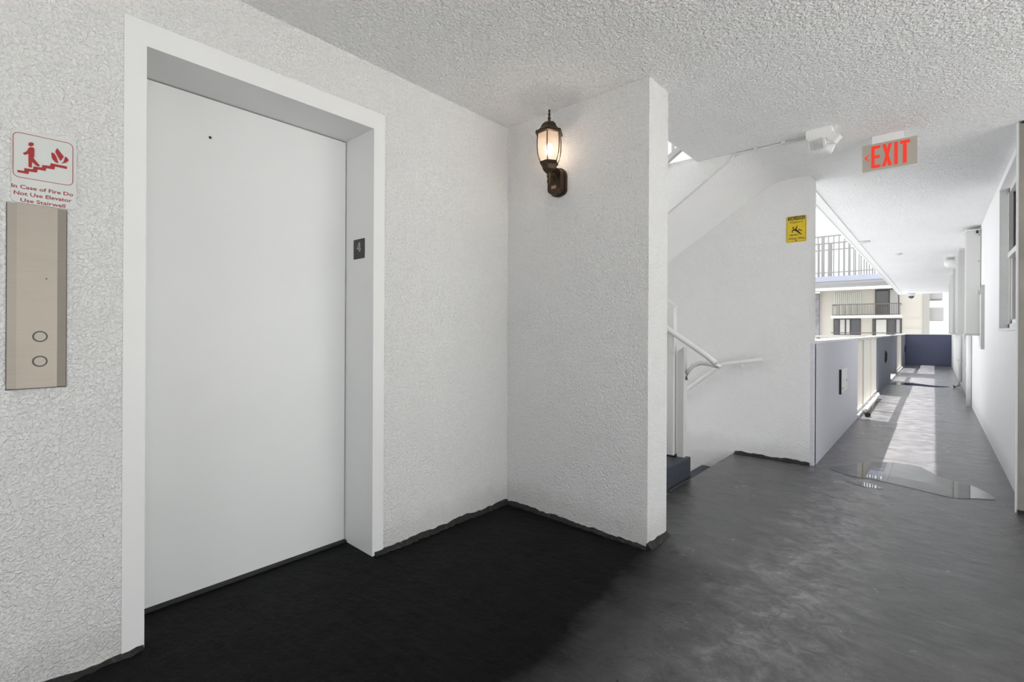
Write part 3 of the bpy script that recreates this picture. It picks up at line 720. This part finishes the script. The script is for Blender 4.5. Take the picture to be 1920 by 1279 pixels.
# ------------------------------------------------------------------ post at the corner
t = thing('corner_post', (.46, 4.36, 0), 'weathered grey-beige metal post at the right edge of the lobby', 'post')
b = B(); b.box(.402, .53, 4.40, 4.438, .02, H); b.make('shaft', M['postm'], t)
b = B(); b.box(.390, .402, 4.405, 4.43, 0, H); b.make('edge_strip', M['white'], t)
b = B(); b.box(.400, .532, 4.395, 4.438, 0, .022); b.make('foot', M['cove'], t)
b = B(); b.box(.41, .43, 4.385, 4.40, H-.014, H-.002); b.make('top_clip', M['dark'], t)

# ------------------------------------------------------------------ folded storm shutters along the right wall
specs = [(8.35, .40, 1.110, 2.43, .300, 'shut', 'nearest folded storm shutter, tallest looking pale box on the right wall'),
         (10.50, .55, 1.104, 2.47, .300, 'shut_dk', 'second folded storm shutter, the darker grey one'),
         (12.20, .55, 1.104, 2.47, .305, 'shut', 'third folded storm shutter, just this side of the globe light'),
         (13.60, .70, 1.104, 2.47, .305, 'shut_dk', 'fourth folded storm shutter, just beyond the globe light'),
         (15.20, 3.5, 1.104, 2.47, .305, 'shut', 'farthest and longest storm shutter, reaching toward the end wall')]
for y, L, z0, z1, x0, mm, lab in specs:
    t = thing('storm_shutter', (XR, y, z0), lab, 'shutter', 'folded storm shutters on the right wall')
    b = B(); b.box(x0, XR-.004, y, y+.02, z0+.02, z1, bev=.002); b.make('end_panel', M[mm], t)
    n = max(3, int(L/.06))
    b = B(); b.box(x0+.012, XR-.004, y+.02, y+L, z0+.02, z1-.002)
    b.make('folded_stack', M[mm], t)
    nb = min(n, 12)
    for i in range(nb):
        yy = y+.03+i*(L-.04)/nb; b = B(); b.bar((x0+.006, yy, z0+.02), (x0+.006, yy, z1-.01), .014, .03); b.make('blade', M[mm], t)
    b = B(); b.box(x0-.01, XR-.004, y-.01, y+L, z0-.005, z0+.02); b.make('bottom_track', M['shut_dk'], t)
    b = B(); b.box(x0-.01, XR-.004, y-.01, y+L, z1, z1+.014); b.make('top_track', M['white'], t)
    if y < 9:
        for z in (z0+.55, z0+.93, z1-.06):
            b = B(); b.tube([(XR-.02, y-.004, z), (XR-.02, y+.003, z)], .006, 10); b.make('screw', M['steel_dk'], t)
        b = B(); b.box(x0+.09, x0+.11, y-.02, y+.002, z1-.04, z1-.005); b.make('lock', M['dark'], t)
# shallow cabinet on the wall
t = thing('meter_cabinet', (XR, 7.78, .95), 'narrow grey-edged metal cabinet mounted on the right wall beside the shutter', 'cabinet')
b = B(); b.box(XR-.012, XR+.001, 7.78, 8.33, .97, 1.64, bev=.002); b.make('back_box', M['shut'], t)
b = B(); b.box(XR-.030, XR+.001, 7.76, 7.80, .95, 1.70, bev=.002); b.make('side_flange', M['shut_dk'], t)
b = B(); b.box(XR-.055, XR-.010, 7.90, 8.00, 1.60, 1.65, bev=.003); b.make('hasp', M['shut_dk'], t)
# downpipes
for (y, lab) in ((10.16, 'nearer white downpipe ending just above the walkway floor'), (13.4, 'farther white downpipe with an elbow at its foot')):
    t = thing('downpipe', (XR-.035, y, 0), lab, 'pipe', 'white downpipes on the right wall')
    b = B()
    if y < 12: b.tube([(XR-.034, y, .01), (XR-.034, y, 1.10)], .032, 14)
    else: b.tube([(XR-.11, y, .03), (XR-.05, y, .07), (XR-.034, y, .14), (XR-.034, y, 1.10)], .028, 14)
    b.make('pipe', M['white'], t)
    b = B(); b.box(XR-.072, XR, y-.012, y+.012, .55, .59); b.make('pipe_clip', M['shut'], t)
    if y > 12: b = B(); b.tube([(XR-.135, y, .02), (XR-.105, y, .033)], .022, 12); b.make('pipe_mouth', M['dark'], t)

# ------------------------------------------------------------------ puddles
def blob(pts, n=6):
    out = []; m = len(pts)
    for i in range(m):
        p0, p1, p2, p3 = [Vector((*pts[(i+j-1) % m], 0)) for j in range(4)]
        for k_ in range(n):
            t_ = k_/n; out.append(.5*((2*p1)+(-p0+p2)*t_+(2*p0-5*p1+4*p2-p3)*t_*t_+(-p0+3*p1-3*p2+p3)*t_**3))
    return [(p.x, p.y) for p in out]
def puddle(pts, label):
    b = B(); b.prism(blob(pts), 'z', -.004, .0022); o = b.make('puddle', M['water']); tag(o, label, 'puddle', 'rain puddles on the walkway floor')
puddle([(-.655, 4.79), (-.55, 4.98), (-.442, 5.215), (-.281, 5.33), (-.122, 5.36), (-.03, 5.22), (.031, 5.10), (.12, 5.00), (.20, 4.96), (.27, 4.84), (.318, 4.66), (.22, 4.585), (.11, 4.50), (-.02, 4.53), (-.148, 4.575), (-.341, 4.63), (-.458, 4.62), (-.57, 4.67)], 'large rain puddle mirroring the ceiling in the foreground of the walkway')
puddle([(-.73, 13.2), (-.70, 13.75), (-.35, 13.9), (.0, 13.6), (.25, 13.5), (.0, 13.2), (-.35, 13.3)], 'thin distant rain puddle beside the middle slate parapet')
puddle([(-.50, 4.44), (-.44, 4.50), (-.33, 4.47), (-.28, 4.40), (-.38, 4.37)], 'tiny splash of water just this side of the large puddle')

# ------------------------------------------------------------------ wing walkway across the court, one storey up and level
t = thing('upper_walkway', (-4, 16.7, H), 'pale walkway slab one storey up crossing beyond the parapet', 'walkway')
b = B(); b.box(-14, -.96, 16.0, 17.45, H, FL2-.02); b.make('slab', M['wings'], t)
b = B(); b.box(-14, -.96, 15.97, 16.01, H+.07, FL2); b.make('slab_edge', M['wingedge'], t)
for yy, lab in ((16.05, 'near white picket railing on the upper walkway'), (17.38, 'rear white picket railing on the upper walkway')):
    t = thing('walkway_railing', (-4, yy, FL2), lab, 'railing', 'white picket railings on the upper walkway')
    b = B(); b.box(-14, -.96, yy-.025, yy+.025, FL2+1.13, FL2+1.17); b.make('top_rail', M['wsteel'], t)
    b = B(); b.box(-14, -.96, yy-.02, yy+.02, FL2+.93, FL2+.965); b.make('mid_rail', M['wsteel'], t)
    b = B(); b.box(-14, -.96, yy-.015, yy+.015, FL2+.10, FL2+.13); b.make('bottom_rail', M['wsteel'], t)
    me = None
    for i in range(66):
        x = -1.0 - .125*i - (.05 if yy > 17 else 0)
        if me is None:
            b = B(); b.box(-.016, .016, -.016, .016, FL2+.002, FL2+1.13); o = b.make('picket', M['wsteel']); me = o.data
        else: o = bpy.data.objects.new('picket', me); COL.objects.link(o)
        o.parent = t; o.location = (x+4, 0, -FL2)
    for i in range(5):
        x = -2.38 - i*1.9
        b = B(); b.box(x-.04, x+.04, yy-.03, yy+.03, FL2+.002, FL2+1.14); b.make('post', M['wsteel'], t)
t = thing('lower_walkway', (-4, 16.7, 0), 'cream-railed walkway level with this floor beyond the parapet', 'walkway')
b = B(); b.box(-14, -.95, 16.2, 17.6, -SL, 0); b.make('slab', M['stucco_fine'], t)
b = B(); b.box(-14, -.95, 16.22, 16.30, .985, 1.035); b.make('top_rail', M['cream'], t)
b = B(); b.box(-14, -.95, 16.24, 16.28, .10, .13); b.make('bottom_rail', M['cream'], t)
me = None
for i in range(60):
    if me is None: b = B(); b.box(-.02, .02, -.012, .012, .0, .99); o = b.make('picket', M['cream']); me = o.data
    else: o = bpy.data.objects.new('picket', me); COL.objects.link(o)
    o.parent = t; o.location = (4-1.05-.14*i, 16.26-16.7, 0)

# ------------------------------------------------------------------ apartment building beyond
BY = 38.0
def A(u, v, Y=BY): q = ony(u, v, Y); return q[0], q[2]
t = thing('apartment_building', (-3, BY, -8.1), 'cream apartment block with iron balconies beyond the walkway', 'building')
xl = A(1537, 600)[0]; xr = A(1741, 600)[0]; ztop = A(1600, 545)[1]
b = B(); b.box(-16, xl, BY-.3, BY+9, -8.1, ztop-.1); b.make('stone_bay', M['bstone'], t)
b = B(); b.box(xl, xr, BY, BY+9, -8.1, ztop+.05); b.make('facade', M['bcream'], t)
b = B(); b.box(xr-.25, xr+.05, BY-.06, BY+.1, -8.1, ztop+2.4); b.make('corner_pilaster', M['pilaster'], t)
z0 = A(1600, 548.5)[1]; z1 = A(1600, 543)[1]; xe = A(1688, 545)[0]
b = B(); b.box(-16, xe, BY-1.3, BY+.2, z1-.05, z1+.18); b.make('eave_slab', M['bcream'], t)
b = B(); b.box(-16, xe, BY-1.32, BY-1.28, z1-.10, z1+.2); b.make('eave_edge', M['white'], t)
b = B(); b.box(-16, xe-.5, BY-.9, BY-.6, z1+.35, z1+.75); b.make('roof_kerb', M['white'], t)
x0 = A(1631, 531)[0]; x1 = A(1663, 531)[0]; zz = A(1645, 532)[1]
for i in range(15):
    if i == 8: continue
    x = x0+(x1-x0)*i/15; b = B(); b.box(x+.01, x+(x1-x0)/15-.03, BY-.96, BY-.91, zz-.13, zz+.15); b.make('roof_vent_slat', M['ironrail'], t)
# ribbed shutter above the balcony
xa, xb = A(1563, 560)[0], A(1615, 560)[0]; za, zb_ = A(1590, 590)[1], A(1590, 546)[1]
for i in range(14):
    x = xa+(xb-xa)*i/14; b = B(); b.box(x+.015, x+(xb-xa)/14-.015, BY-.06, BY+.01, za, zb_-.1); b.make('shutter_slat', M['bpanel'], t)
def win(u0, u1, v0, v1, panes):
    x0, zt_ = A(u0, v0); x1, zb2 = A(u1, v1)
    f = B(); f.box(x0, x1, BY-.05, BY+.02, zb2, zt_); wf = f.make('window', M['steel_dk'], t)
    for (a, c, mm) in panes:
        g = B(); g.box(x0+(x1-x0)*a+.03, x0+(x1-x0)*c-.03, BY-.07, BY-.04, zb2+.04, zt_-.06); o = g.make('pane', M[mm], wf)
win(1641, 1686, 543, 592, [(.03, .58, 'glassdark'), (.60, .98, 'bgrey')])
win(1563, 1614, 598, 628, [(.01, .22, 'glassdark'), (.23, .44, 'curtain'), (.46, .62, 'curtain'), (.65, .99, 'glassdark')])
win(1636, 1691, 598, 630, [(.01, .10, 'glassdark'), (.11, .50, 'bpanel'), (.52, .78, 'glassdark'), (.80, .95, 'bgrey')])
# balcony with iron pickets
bx0, bx1 = A(1558, 590, BY-1.5)[0], A(1690, 590, BY-1.5)[0]; zs = A(1620, 592, BY-1.5)[1]; zr = A(1620, 570, BY-1.5)[1]
b = B(); b.box(bx0, bx1, BY-1.5, BY+.05, zs-.13, zs+.02); b.make('balcony_slab', M['white'], t)
rl = B(); rl.box(bx0+.05, bx1-.05, BY-1.47, BY-1.42, zr-.03, zr+.02).box(bx0+.05, bx1-.05, BY-1.46, BY-1.43, zs+.06, zs+.09); rr = rl.make('balcony_rail', M['ironrail'], t)
rl = B(); rl.box(bx0+.05, bx0+.08, BY-1.45, BY, zr-.03, zr+.02).box(bx1-.08, bx1-.05, BY-1.45, BY, zr-.03, zr+.02); rl.make('side_rail', M['ironrail'], t)
me = None
for i in range(44):
    x = bx0+.07+(bx1-bx0-.14)*i/43
    if me is None: g = B(); g.box(-.012, .012, -.012, .012, zs, zr); o = g.make('balcony_picket', M['ironrail']); me = o.data
    else: o = bpy.data.objects.new('balcony_picket', me); COL.objects.link(o)
    o.parent = t; o.location = (x+3, -1.445, 8.1)
zr2 = A(1620, 624, BY-1.5)[1]
b = B(); b.box(bx0, bx1, BY-1.47, BY-1.42, zr2-.03, zr2+.02).box(bx0, bx1, BY-1.46, BY-1.43, zr2-.9, zr2-.87); b.make('lower_balcony_rail', M['ironrail'], t)
b = B(); b.box(bx0, bx1, BY-1.5, BY+.05, zr2-1.2, zr2-1.0); b.make('lower_balcony_slab', M['white'], t)
# facade joints
for v in (595.5, 614):
    z = A(1715, v)[1]; b = B(); b.box(A(1692, v)[0], xr-.25, BY-.03, BY+.01, z-.04, z+.02); b.make('string_course', M['bcream'], t)
# side balconies seen past the corner
for (v0, v1, u1) in ((546, 560, 1768), (576, 601, 1770)):
    xx, zz1 = A(u1, v0, BY+.3); _, zz0 = A(u1, v1, BY+.3)
    b = B(); b.box(xr, xx, BY+.3, BY+3, zz0, zz1 + (0 if v0 > 550 else .6), bev=.05); b.make('side_balcony', M['bgrey'], t)
# distant pale blocks and ground
for (u0, u1, v, Y, lab) in ((1744, 1768, 612, 300, 'lower pale distant tower on the horizon'), (1762, 1775, 609, 340, 'taller pale distant tower on the horizon')):
    q0 = ony(u0, v, Y); q1 = ony(u1, v, Y)
    t = thing('distant_tower', (q0[0], Y, -8.1), lab, 'building', 'pale towers on the horizon')
    b = B(); b.box(q0[0], q1[0], Y, Y+20, -8.1, q0[2]); b.make('tower_body', M['haze'], t)
    for j in range(3): b = B(); b.box(q0[0]-.3, q1[0]+.3, Y-.6, Y, q0[2]-1.2-3*j, q0[2]-.6-3*j); b.make('floor_band', M['white'], t)
b = B(); b.box(-600, 600, -300, 1500, -8.3, -8.1); struct(b, 'ground', M['ground'])
bpy.context.view_layer.update()
